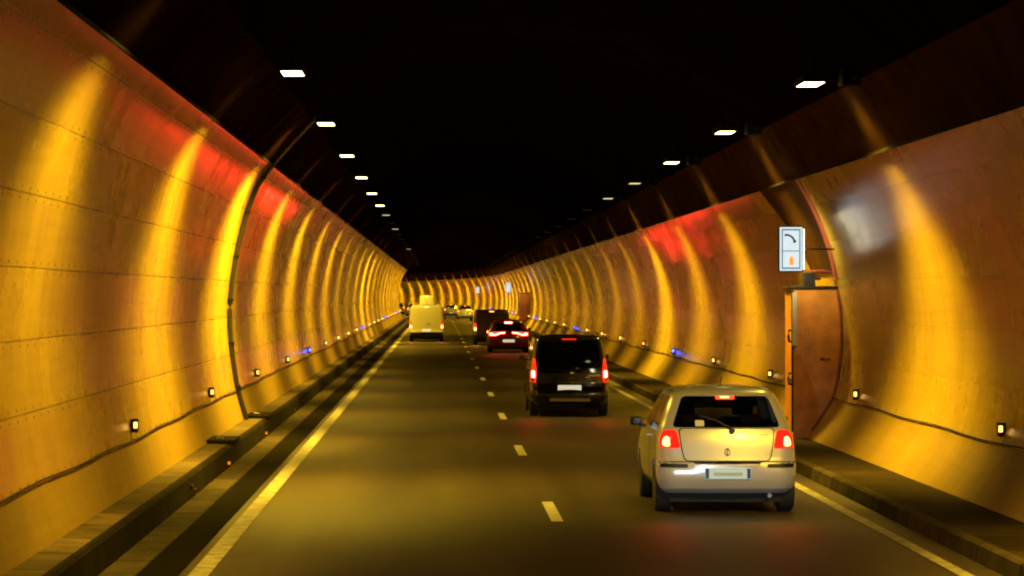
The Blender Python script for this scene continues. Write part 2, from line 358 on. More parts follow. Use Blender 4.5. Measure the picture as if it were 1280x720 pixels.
# small dark junction boxes on the dark right-hand vault behind the luminaires
jb0 = None
for k in range(0, 8):
    y = 36.9 + 11.3 * k
    if jb0 is None:
        jb0 = empty('junction_box'); obj('box_body', B(-.16, .16, -.2, .2, -.1, .12, bev=.02), M['housing'], jb0)
        obj('cable_gland', tube(bmesh.new(), [(0, -.2, 0), (0, -.3, .02)], .03), M['black'], jb0); o = jb0
    else: o = copy_tree(jb0)
    o.location = (5.50, y, 5.47); tag(o, '%s dark junction box from the camera on the right vault beside its luminaire' % ORD[k], 'junction box', 'junction boxes along the right vault')

# ------------------------------------------------------------------ wall marker lights
def make_marker(kind, s):                                    # s = +1 when the wall is on the left (light points to +x)
    t = empty('wall_light')
    bm = bmesh.new(); box(bm, 0 if s > 0 else -.10, .10 if s > 0 else 0, -.04, .04, -.085, .085, .012)
    obj('housing', bm, M['black'], t)
    for yy in (-.045, .045):
        bm = bmesh.new(); xa, xb = sorted((s * .045, s * .092)); box(bm, xa, xb, yy - .006, yy + .006, -.03, .045, .004)
        obj('lens', bm, M[kind], t)
    if kind == 'blue':
        l = bpy.data.lights.new('blue_glow', 'POINT'); l.color = (.12, .16, 1); l.energy = .6; l.shadow_soft_size = .05
        lo = bpy.data.objects.new('blue_glow', l); COL.objects.link(lo); lo.parent = t; lo.location = (s * .16, -.12, .0)
    return t
for side, s, prof, n0 in (('left', 1, LEFT, 33.85), ('right', -1, RIGHT, 32.9)):
    protoM = {}
    for k in range(0, 36):
        y = n0 + 11.45 * k
        kind = 'blue' if k % 5 == 4 else ('amber_hi' if k >= 6 else 'amber')
        fresh = kind not in protoM
        if fresh: protoM[kind] = make_marker(kind, s)
        o = protoM[kind] if fresh else copy_tree(protoM[kind])
        z = H - 1.6
        o.location = (prof_x(prof, z) + bend(y) + s * .002, y, z); o.rotation_euler = (0, 0, heading(y))
        cn = 'blue' if kind == 'blue' else 'amber'
        if k < 15: lab = '%s %s wall light from the camera along the %s wall' % (ORD[k], cn, side) if cn == 'amber' else '%s wall light, counted %s from the camera, on the %s wall' % (cn, ORD[k], side)
        else: lab = 'tiny far %s light low on the %s wall deep in the tunnel' % (cn, side)
        tag(o, lab, 'wall light', 'marker lights along the %s wall' % side)

# cable runs just below the markers
for side, s, prof in (('left', 1, LEFT), ('right', -1, RIGHT)):
    bm = bmesh.new(); pts = []
    for i in range(0, 420):
        y = -20 + i * 1.15; sag = .012 * math.sin(i * 1.3) + .008 * math.sin(i * .37)
        z = .845 + sag
        pts.append((prof_x(prof, z) + s * .022 + bend(y), y, z))
    tube(bm, pts, .010, 6)
    tag(obj('wall_cable', bm, M['rubber'], smooth=True), 'thin dark cable running below the lights on the %s wall' % side, 'cable')

# black hose climbing the left wall to the vault
pts = []
for p in LEFT: pts.append((p.x + .05, 51.0 - .0 * p.y, p.y))
pts += [(-2.99, 50.9, 5.08), (-2.62, 50.6, 5.45), (-2.30, 50.2, 5.70), (-2.06, 49.6, 5.80)]
pts = cr([pts[0]] + [pts[i] for i in range(3, len(pts), 3)] + [pts[-1]], 4)
hose = empty('conduit', (-3.52, 51, .3), 0, 'thick black conduit climbing the left wall from walkway to ceiling lamp', 'conduit')
o = obj('pipe', tube(bmesh.new(), pts, .045, 10), M['black'], None, smooth=60); keep(o, hose)
bm = bmesh.new()
for z in (.9, 1.7, 2.5, 3.3, 4.1, 4.75):
    x = prof_x(LEFT, z); box(bm, x + .0, x + .105, 50.94, 51.06, z - .02, z + .02)
keep(obj('clamp', bm, M['housing']), hose)
hose.children[1]['label'] = 'small clamps fixing the conduit to the wall'

# walkway plates on the left kerb
for y, nm in ((43.5, 'dark concrete slab across the left walkway, the nearer of two'), (52.3, 'dark concrete slab at the foot of the black conduit')):
    t = empty('walkway_slab', (-3.40, y, .30), 0, nm, 'slab', 'slabs on the left walkway')
    obj('slab_body', B(-.22, .24, -.7, .7, .0, .05, bev=.01), M['kerb'], t)
    obj('lifting_eye', tube(bmesh.new(), [(-.05, -.3, .05), (-.05, -.3, .075), (.05, -.3, .075), (.05, -.3, .05)], .008, 6), M['grey_metal'], t)
# small reflectors on the left kerb face
for i, (y, c) in enumerate(((35.2, 'blue'), (35.7, 'amber'), (41.5, 'amber'), (50.5, 'amber'), (60.5, 'amber'))):
    t = empty('kerb_reflector', (-3.13, y, .08 if c == 'amber' else .16), 0, '%s reflector low on the left kerb, %s from the camera' % (c, ORD[i]), 'reflector', 'reflectors on the left kerb')
    obj('reflector_case', B(-.02, .02, -.05, .05, -.025, .025, bev=.004), M['black'], t)
    obj('reflector_face', B(-.014, .026, -.056, -.051, -.02, .02), mat('reflector_' + c, (.9, .4, .02) if c == 'amber' else (.1, .15, .9), .2), t)

# ------------------------------------------------------------------ emergency stations: sign + cabinet
def sign_material(n, c, s, sample=True): return mat(n, c, .3, emit=c, es=s, sample=sample)
M['sign_white'] = sign_material('backlit_white_panel', (.76, .92, 1.0), .88)
M['sign_warm'] = sign_material('backlit_panel_back', (1.0, .84, .46), 26)
M['sign_blue'] = sign_material('backlit_blue_line', (.05, .22, .42), .5, False)
M['sign_dark'] = mat('pictogram_black', (.02, .04, .03), .5)
M['sign_orange'] = sign_material('backlit_orange_pictogram', (1, .42, .06), .9, False)
def sign(loc, rz, label, back=True):
    t = empty('emergency_sign', loc, rz, label, 'sign', 'backlit emergency signs')
    w, h = .20, .375
    obj('case', B(-w - .012, w + .012, -.07, .07, -h - .012, h + .012, bev=.01), M['black'], t)
    obj('light_panel', B(-w + .012, w - .012, -.076, -.069, -h + .012, h - .012), M['sign_white'], t)
    bm = bmesh.new(); y0, y1 = -.080, -.0762
    a, b = w - .045, h - .045
    for x0, x1, z0, z1 in ((-a, a, b - .022, b), (-a, a, -b, -b + .022), (-a, -a + .018, -b + .022, b - .022), (a - .018, a, -b + .022, b - .022), (-a + .018, a - .018, -.04, -.026)):
        box(bm, x0, x1, y0, y1, z0, z1)
    obj('border_line', bm, M['sign_blue'], t)
    # handset pictogram: a bent bar with an ear piece and a mouth piece
    bm = bmesh.new()
    arc = [(-.085 + .15 * math.sin(q * .26), -.079, .215 - .15 + .15 * math.cos(q * .26) + .02) for q in range(6)]
    tube(bm, arc, .017, 6)
    for (x, z) in ((arc[0][0], arc[0][2]), (arc[-1][0], arc[-1][2])):
        tube(bm, [(x - .022, -.079, z - .012), (x + .02, -.079, z + .004)], .02, 6)
    obj('handset_pictogram', bm, M['sign_dark'], t)
    bm = bmesh.new(); box(bm, -.03, .04, -.081, -.0765, -.27, -.14, .004); box(bm, -.008, .018, -.081, -.0765, -.139, -.115); 
    tube(bm, [(.018, -.079, -.12), (.05, -.079, -.125), (.062, -.079, -.16)], .006, 6)
    obj('extinguisher_pictogram', bm, M['sign_orange'], t)
    if back: obj('rear_panel', B(-w + .012, w - .012, .069, .078, -h + .012, h - .012), M['sign_warm'], t)
    return t
def bracket(t, x0, x1):
    obj('bracket', tube(bmesh.new(), [(x0, .05, 0), (x1, .12, 0)], .014), M['housing'], t)
s1 = sign((5.86, 46.2, H + .755), 0, 'backlit white emergency sign above the orange cabinet, largest and nearest')
bracket(s1, .2, .82)
obj('added_side_glow', B(.213, .219, -.05, .05, -.33, .33), sign_material('added_glow_strip', (1.0, .88, .5), 24), s1)  # glowing strip added to throw a bright spot on the wall

def cabinet(yc, label, detail=True):
    t = empty('emergency_cabinet', (6.0 + bend(yc), yc, .18), heading(yc), label, 'cabinet', 'orange emergency cabinets')
    xw = [(prof_x(RIGHT, z) - 6.0, z) for z in [.17 + .126 * i for i in range(21)]]
    pts = [(0, .17)] + xw + [(0, 2.69)]
    bm = bmesh.new(); d0, d1 = 0, 1.1
    va = [bm.verts.new((x, d0, z - .18)) for x, z in pts]; vb = [bm.verts.new((x, d1, z - .18)) for x, z in pts]
    bm.faces.new(va); bm.faces.new(list(reversed(vb)))
    for i in range(len(pts)):
        j = (i + 1) % len(pts); bm.faces.new((va[i], vb[i], vb[j], va[j]))
    obj('cabinet_body', bm, M['orange'], t)
    obj('top_cap', B(-.04, .76, -.03, 1.12, 2.512, 2.56, bev=.008), M['black'], t)
    obj('door_trim', B(-.022, .055, -.02, -.002, 1.55, 2.45, bev=.004), mat('pale_trim', (.6, .55, .38), .35), t)
    bm = bmesh.new(); box(bm, -.03, -.001, -.01, .06, .1, 2.5)
    obj('front_frame', bm, M['black'], t)
    for z in (1.72, 1.0):
        h = obj('door_handle', tube(bmesh.new(), [(-.02, .0, z - .1), (-.08, -.02, z - .09), (-.09, -.02, z), (-.08, -.02, z + .09), (-.02, 0, z + .1)], .022), M['black'], t)
    obj('lock', tube(bmesh.new(), [(-.07, -.05, .96), (-.07, .02, .96)], .035, 14), M['grey_metal'], t)
    bm = bmesh.new()
    for x0, x1, z0, z1 in ((.15, .30, 1.86, 1.875), (.15, .165, 1.70, 1.86), (.285, .30, 1.70, 1.86), (.15, .30, 1.685, 1.70), (.19, .26, 1.77, 1.79), (.16, .29, 1.62, 1.635), (.16, .29, 1.56, 1.575)):
        box(bm, x0, x1, -.004, -.0005, z0, z1)
    obj('stencil_mark', bm, mat('pale_stencil', (.75, .42, .22), .5), t)
    bm = bmesh.new()
    for x0, x1, z0, z1 in ((.45, .52, 1.30, 1.35), (.53, .56, 1.29, 1.34), (.575, .62, 1.30, 1.345)): box(bm, x0, x1, -.004, -.0005, z0, z1)
    obj('small_mark', bm, mat('dark_mark', (.15, .06, .03), .5), t)
    # curved edge strip where the cabinet meets the wall
    bm = bmesh.new(); tube(bm, [(x - .02, -.015, z - .18) for x, z in xw[1:]] , .028, 6); obj('edge_seal', bm, M['red_edge'], t)
    return t
cabinet(46.9, 'orange steel emergency cabinet on the right wall behind the bright yellow hatchback')
t = empty('equipment_box', (6.31, 47.3, 2.742), 0, 'small black equipment box on top of the nearest orange cabinet', 'equipment box')
obj('box_body', B(-.10, .10, -.12, .12, .0, .23, bev=.01), M['black'], t)
obj('cable_gland', tube(bmesh.new(), [(.1, 0, .12), (.2, 0, .12)], .02), M['rubber'], t)
bm = bmesh.new(); tube(bm, [(6.2, 46.9, 2.99), (6.5, 46.9, 3.0), (6.66, 46.95, 2.98), (6.72, 47.0, 2.8), (6.76, 47.0, 2.55)], .018, 8)
tag(obj('cable_loop', bm, M['red_edge'], smooth=True), 'thin rust-coloured pipe looping from the cabinet top to the wall', 'pipe')
# dark brown tapering strip on the wall above the nearest cabinet
def wall_sheet(name, z0, z1, ya, yb, m, off=.012, parent=None):
    bm = bmesh.new(); n = 14; g = []
    for i in range(n + 1):
        z = z0 + (z1 - z0) * i / n; t_ = i / n
        g.append([(prof_x(RIGHT, z), ya(t_) + (yb(t_) - ya(t_)) * j / 4, z) for j in range(5)])
    f_ = [[bm.verts.new((x - off, y, z)) for x, y, z in r] for r in g]; b_ = [[bm.verts.new((x + .004, y, z)) for x, y, z in r] for r in g]
    for i in range(n):
        for j in range(4):
            bm.faces.new((f_[i][j], f_[i][j + 1], f_[i + 1][j + 1], f_[i + 1][j]))
        bm.faces.new((f_[i][0], f_[i + 1][0], b_[i + 1][0], b_[i][0])); bm.faces.new((f_[i][4], b_[i][4], b_[i + 1][4], f_[i + 1][4]))
    return obj(name, bm, m, parent, smooth=30)
st = empty('cover_panel', (6.5, 48, 3), 0, 'dark brown curved strip above the nearest emergency cabinet', 'wall panel')
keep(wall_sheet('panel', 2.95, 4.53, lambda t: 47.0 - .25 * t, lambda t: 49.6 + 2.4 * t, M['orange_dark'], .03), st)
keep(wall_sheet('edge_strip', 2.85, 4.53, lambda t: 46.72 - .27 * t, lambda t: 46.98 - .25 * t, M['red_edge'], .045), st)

# far stations
for yc, xs, lab, lc in ((205, 5.7, 'backlit emergency sign far off on the right, above the small orange cabinet', 'small far orange cabinet under the second sign on the right'),
                    (318, 5.9, 'tiny backlit emergency sign deep in the tunnel on the right', None)):
    g = sign((xs + bend(yc) - (.55 if yc == 205 else 0), yc, H + .5), heading(yc), lab); bracket(g, .2, .9)
    if lc: cabinet(yc + .8, lc)
g = sign((-3.2 + bend(330), 330, H + .35), heading(330), 'tiny backlit emergency sign deep in the tunnel on the left wall'); bracket(g, -.6, -.2)

# ------------------------------------------------------------------ vehicles
def rounded(pts, r, n=4):
    out = []; m = len(pts)
    for i in range(m):
        p = Vector(pts[i]); a = Vector(pts[i - 1]); b = Vector(pts[(i + 1) % m])
        d1 = (a - p); d2 = (b - p); rr = min(r, d1.length * .45, d2.length * .45)
        s = p + d1.normalized() * rr; e = p + d2.normalized() * rr
        for k in range(n + 1):
            t = k / n; out.append(((1 - t) ** 2 * s + 2 * t * (1 - t) * p + t * t * e))
    return out
def outline(yr, yf, hw, rr, rf, bulge):
    """plan outline, counter-clockwise from the rear centre, fixed number of points"""
    pts = []
    def rear(x): return yr + bulge * (x / hw) ** 2
    for k in range(9): x = -(hw - rr) + (hw - rr) * 2 * k / 8; pts.append((x, rear(x)))
    yc = rear(hw - rr) + rr
    for k in range(1, 6): a = -math.pi / 2 + math.pi / 2 * k / 6; pts.append((hw - rr + rr * math.cos(a), yc + rr * math.sin(a)))
    for k in range(21): pts.append((hw, yc + (yf - rf - yc) * k / 20))
    for k in range(1, 6): a = math.pi / 2 * k / 6; pts.append((hw - rf + rf * math.cos(a), yf - rf + rf * math.sin(a)))
    for k in range(9): x = (hw - rf) - (hw - rf) * 2 * k / 8; pts.append((x, yf + .06 * (1 - (x / hw) ** 2)))
    for k in range(1, 6): a = math.pi / 2 + math.pi / 2 * k / 6; pts.append((-hw + rf + rf * math.cos(a), yf - rf + rf * math.sin(a)))
    for k in range(21): pts.append((-hw, yf - rf - (yf - rf - yc) * k / 20))
    for k in range(1, 6): a = math.pi + math.pi / 2 * k / 6; pts.append((-hw + rr + rr * math.cos(a), yc + rr * math.sin(a)))
    return pts
def loft(layers, steps=3):
    """layers: (z, yr, yf, hw, rr, rf, bulge)"""
    P = layers; lay = []
    for i in range(len(P) - 1):
        a = P[max(i - 1, 0)]; b = P[i]; c = P[i + 1]; d = P[min(i + 2, len(P) - 1)]
        for k in range(steps):
            t = k / steps; row = []
            for q in range(7):
                # monotone-ish Hermite
                m0 = .5 * (c[q] - a[q]); m1 = .5 * (d[q] - b[q]); dd = c[q] - b[q]
                if dd == 0: m0 = m1 = 0
                else:
                    m0 = 0 if m0 / dd < 0 else (min(abs(m0), 2 * abs(dd)) * (1 if dd > 0 else -1)); m1 = 0 if m1 / dd < 0 else (min(abs(m1), 2 * abs(dd)) * (1 if dd > 0 else -1))
                h = (2 * t ** 3 - 3 * t * t + 1) * b[q] + (t ** 3 - 2 * t * t + t) * m0 + (-2 * t ** 3 + 3 * t * t) * c[q] + (t ** 3 - t * t) * m1
                row.append(h)
            lay.append(row)
    lay.append(list(P[-1]))
    bm = bmesh.new(); rings = []
    for z, yr, yf, hw, rr, rf, bu in lay:
        rings.append([bm.verts.new((x, y, z)) for x, y in outline(yr, yf, hw, rr, rf, bu)])
    n = len(rings[0])
    for a, b in zip(rings, rings[1:]):
        for i in range(n): bm.faces.new((a[i], a[(i + 1) % n], b[(i + 1) % n], b[i]))
    bm.faces.new(list(reversed(rings[0])))
    top = rings[-1]; c = Vector((0, sum(v.co.y for v in top) / n, top[0].co.z)); prev = top
    for s, dz in ((.8, .010), (.55, .018), (.3, .022)):
        nr = [bm.verts.new((c.x + (v.co.x - c.x) * s, c.y + (v.co.y - c.y) * s, v.co.z + dz)) for v in top]
        for i in range(n): bm.faces.new((prev[i], prev[(i + 1) % n], nr[(i + 1) % n], nr[i]))
        prev = nr
    bm.faces.new(prev)
    bmesh.ops.recalc_face_normals(bm, faces=bm.faces)
    return bm
def prism(pts, axis, a, b):
    """closed prism: pts are (x,z) for axis 'y' or (y,z) for axis 'x'"""
    bm = bmesh.new()
    f = (lambda p, t: (p[0], t, p[1])) if axis == 'y' else (lambda p, t: (t, p[0], p[1]))
    va = [bm.verts.new(f(p, a)) for p in pts]; vb = [bm.verts.new(f(p, b)) for p in pts]
    bm.faces.new(va); bm.faces.new(list(reversed(vb))); n = len(pts)
    for i in range(n): bm.faces.new((va[i], vb[i], vb[(i + 1) % n], va[(i + 1) % n]))
    bmesh.ops.recalc_face_normals(bm, faces=bm.faces); return bm
def cut(bm, cutters):
    """boolean difference, returns a new bmesh"""
    me = bpy.data.meshes.new('tmp'); bm.to_mesh(me); bm.free()
    o = bpy.data.objects.new('tmp', me); COL.objects.link(o); tmp = [o]
    for c in cutters:
        m2 = bpy.data.meshes.new('tmpc'); c.to_mesh(m2); c.free(); oc = bpy.data.objects.new('tmpc', m2); COL.objects.link(oc); tmp.append(oc)
        md = o.modifiers.new('b', 'BOOLEAN'); md.operation = 'DIFFERENCE'; md.object = oc; md.solver = 'EXACT'
    dg = bpy.context.evaluated_depsgraph_get(); ev = o.evaluated_get(dg)
    out = bmesh.new(); out.from_mesh(ev.to_mesh()); ev.to_mesh_clear()
    for t_ in tmp: d = t_.data; bpy.data.objects.remove(t_); bpy.data.meshes.remove(d)
    return out
class Surf:
    def __init__(s, bm): s.t = BVHTree.FromBMesh(bm)
    def hit(s, a, b, side, off):
        if side == 'rear': o, d = Vector((a, -3, b)), Vector((0, 1, 0))
        elif side == 'front': o, d = Vector((a, 9, b)), Vector((0, -1, 0))
        elif side == 'left': o, d = Vector((-4, a, b)), Vector((1, 0, 0))
        elif side == 'right': o, d = Vector((4, a, b)), Vector((-1, 0, 0))
        else: o, d = Vector((a, b, 5)), Vector((0, 0, -1))
        p, n, i, dist = s.t.ray_cast(o, d)
        if p is None: p, n, i, dist = s.t.find_nearest(o + d * 3.2)
        return p - d * off
    def patch(s, pts, side, off=.006, grid=.07, depth=.012):
        bm = bmesh.new(); f = bm.faces.new([bm.verts.new((p[0], p[1], 0)) for p in pts])
        xs = [p[0] for p in pts]; zs = [p[1] for p in pts]
        for ax, lo, hi in ((0, min(xs), max(xs)), (1, min(zs), max(zs))):
            n = max(1, int((hi - lo) / grid))
            for k in range(1, n):
                co = Vector((0, 0, 0)); no = Vector((0, 0, 0)); co[ax] = lo + (hi - lo) * k / n; no[ax] = 1
                bmesh.ops.bisect_plane(bm, geom=list(bm.verts) + list(bm.edges) + list(bm.faces), plane_co=co, plane_no=no)
        uvs = {v: (v.co.x, v.co.y) for v in bm.verts}
        be = [e for e in bm.edges if e.is_boundary]
        for v in list(bm.verts): v.co = s.hit(uvs[v][0], uvs[v][1], side, off)
        r = bmesh.ops.extrude_edge_only(bm, edges=be)
        dirs = {'rear': Vector((0, 1, 0)), 'front': Vector((0, -1, 0)), 'left': Vector((1, 0, 0)), 'right': Vector((-1, 0, 0)), 'top': Vector((0, 0, -1))}
        for v in r['geom']:
            if isinstance(v, bmesh.types.BMVert): v.co += dirs[side] * (off + depth)
        return bm
def sym(pts): return [(-x, z) for x, z in reversed(pts)]
def wheel(t, x, y, r, w, rimmat):
    s = 1 if x > 0 else -1
    o = empty('wheel', (x, y, r)); o.parent = t
    h = w / 2
    obj('tyre', lathe_x(bmesh.new(), 0, 0, 0, [(-h, r * .72), (-h, r * .93), (-h * .8, r), (h * .8, r), (h, r * .93), (h, r * .72)], 32), M['tyre'], o, smooth=35)
    bm = lathe_x(bmesh.new(), 0, 0, 0, [(-h * .3, r * .70), (s * h * .9 if s > 0 else -h * .95, r * .70)] if s > 0 else [(-h * .9, r * .70), (h * .3, r * .70)], 28)
    for k in range(5):
        a = k * 2 * math.pi / 5; b = bmesh.new(); box(b, s * h * .9 - .008, s * h * .9 + .012, -.03, .03, .03, r * .66)
        bmesh.ops.rotate(b, verts=b.verts, cent=(0, 0, 0), matrix=Matrix.Rotation(a, 3, 'X')); me = bpy.data.meshes.new('t'); b.to_mesh(me); b.free(); bm.from_mesh(me); bpy.data.meshes.remove(me)
    obj('rim', bm, rimmat, o, smooth=30)

def glass_mat(name, tint, mix):
    m = bpy.data.materials.new(name); m.use_nodes = True; nt = m.node_tree; nt.nodes.remove(nt.nodes['Principled BSDF'])
    out = nt.nodes['Material Output']; tr = nt.nodes.new('ShaderNodeBsdfTransparent'); tr.inputs[0].default_value = (*tint, 1)
    gl = nt.nodes.new('ShaderNodeBsdfGlossy'); gl.inputs['Roughness'].default_value = .04; gl.inputs[0].default_value = (.9, .9, .9, 1)
    fr = nt.nodes.new('ShaderNodeFresnel'); fr.inputs[0].default_value = 1.5; mx = nt.nodes.new('ShaderNodeMixShader')
    nt.links.new(fr.outputs[0], mx.inputs[0]); nt.links.new(tr.outputs[0], mx.inputs[1]); nt.links.new(gl.outputs[0], mx.inputs[2]); nt.links.new(mx.outputs[0], out.inputs[0])
    return m
M['glass'] = glass_mat('tinted_car_glass', (.34, .32, .28), 0)
M['dark_glass'] = mat('dark_car_glass', (.006, .006, .007), .06, spec=.6)
M['silver_paint'] = mat('silver_car_paint', (.80, .78, .72), .27, metal=.4, coat=.6)
M['black_paint'] = mat('black_car_paint', (.010, .009, .010), .22, coat=.8)
M['red_paint'] = mat('red_car_paint', (.48, .012, .010), .28, coat=.7)
M['white_paint'] = mat('white_van_paint', (.82, .80, .70), .38, coat=.4)
M['dark_paint'] = mat('dark_suv_paint', (.03, .014, .012), .3, coat=.6)
M['grey_paint'] = mat('grey_car_paint', (.22, .22, .23), .32, coat=.5)
M['seat'] = mat('seat_fabric', (.03, .028, .026), .85)
M['red_lens'] = mat('red_tail_lens', (.35, .006, .004), .15, emit=(1, .015, .006), es=1.3, coat=.5, sample=False)
M['red_lit'] = mat('lit_tail_lens', (.5, .02, .01), .2, emit=(1, .03, .01), es=5, sample=False)
M['hot_lens'] = mat('hot_tail_lamp', (.7, .3, .1), .2, emit=(1, .42, .10), es=7, sample=False)
M['red_hot'] = mat('brake_lamp_core', (.7, .1, .1), .2, emit=(1, .12, .07), es=22, sample=False)
M['plate_lit'] = mat('lit_number_plate', (.75, .75, .70), .4, emit=(1, .92, .62), es=.62, sample=False)  # plate lamp light put into the plate's own glow
M['plate'] = mat('number_plate', (.62, .84, .88), .35, emit=(.6, .9, 1), es=.16, sample=False)  # bluish plate lamp light put into a slight glow
M['plate_blue'] = mat('plate_blue_band', (.02, .06, .30), .35)
M['plate_mark'] = mat('plate_character_marks', (.50, .66, .66), .4)
M['chrome'] = mat('chrome_strip', (.7, .7, .66), .18, metal=1)
M['chrome_sheen_strip'] = mat('painted_chrome_sheen', (.62, .60, .50), .3)  # chrome strip's reflection put into a pale paint colour

def red_glow(t, loc, energy, size=.12, col=(1, .02, .008), cone=110):
    l = bpy.data.lights.new('rear_glow_spot', 'SPOT'); l.color = col; l.energy = energy; l.shadow_soft_size = size; l.spot_size = R(cone); l.spot_blend = 1
    o = bpy.data.objects.new('rear_glow_spot', l); COL.objects.link(o); o.parent = t; o.location = loc; o.rotation_euler = (R(-90), 0, 0)   # shines backwards (-y)
    return o
def rect(x0, x1, z0, z1, r=.02): return rounded([(x0, z0), (x1, z0), (x1, z1), (x0, z1)], r)

def plate(t, S, zc, w=.52, h=.11, lit=True, blue=True, name='number_plate'):
    p = S.hit(0, zc, 'rear', .0); y = p.y - .03
    o = obj(name, B(-w / 2, w / 2, y, y + .02, zc - h / 2, zc + h / 2, bev=.003), M['plate_lit'] if lit else M['plate'], t)
    if blue:
        bm = bmesh.new()
        box(bm, -w / 2 + .004, -w / 2 + .045, y - .003, y - .0005, zc - h / 2 + .006, zc + h / 2 - .006); box(bm, w / 2 - .045, w / 2 - .004, y - .003, y - .0005, zc - h / 2 + .006, zc + h / 2 - .006)
        obj('plate_band', bm, M['plate_blue'], o)
        bm = bmesh.new()
        box(bm, -.17, .17, y - .003, y - .0005, zc - .028, zc + .012)
        obj('plate_marks', bm, M['plate_mark'], o)
    return o
def mirror(t, hw, y, z, m):
    for s in (-1, 1):
        bm = bmesh.new(); box(bm, *(sorted((s * (hw + .02), s * (hw + .16)))), y, y + .09, z - .05, z + .06, .03)
        o = obj('door_mirror', bm, m, t, smooth=50)
        obj('mirror_arm', B(*sorted((s * (hw - .08), s * (hw + .05))), y + .03, y + .07, z - .07, z - .03), M['black'], o)
        obj('mirror_glass', B(*sorted((s * (hw + .035), s * (hw + .145))), y - .004, y, z - .035, z + .045), M['dark_glass'], o)
def base_car(name, label, cat, loc, layers, paint, wheels, windows, group=None, hollow=None, mirror_at=None):
    """loc: rear bumper centre on the road"""
    x, y = loc
    t = empty(name, (x + bend(y), y, 0), heading(y), label, cat, group)
    full = loft(layers); S = Surf(full); r, axles, track = wheels; hw = max(l[3] for l in layers)
    cutters = []
    for ya in axles:
        for s in (-1, 1):
            c = bmesh.new(); cyl_x(c, s * hw, ya, r + .01, r * 1.17, .56, 32); bmesh.ops.recalc_face_normals(c, faces=c.faces); cutters.append(c)
    if hollow: cutters += hollow()
    body = cut(full, cutters)
    obj('body', body, paint, t, smooth=38)
    obj('underbody', B(-hw * .8, hw * .8, layers[0][1] + .12, layers[0][2] - .12, .13, layers[0][0] - .002), M['chassis'], t)  # dark box lowered to stand in for the shadow between the wheels
    for ya in axles:
        for s in (-1, 1): wheel(t, s * track, ya, r, .19, M['rim'])
    for nm, pts, side, mt in windows: obj(nm, S.patch(pts, side, .004), mt, t, smooth=30)
    if mirror_at: mirror(t, hw, mirror_at[0], mirror_at[1], mirror_at[2])
    return t, S

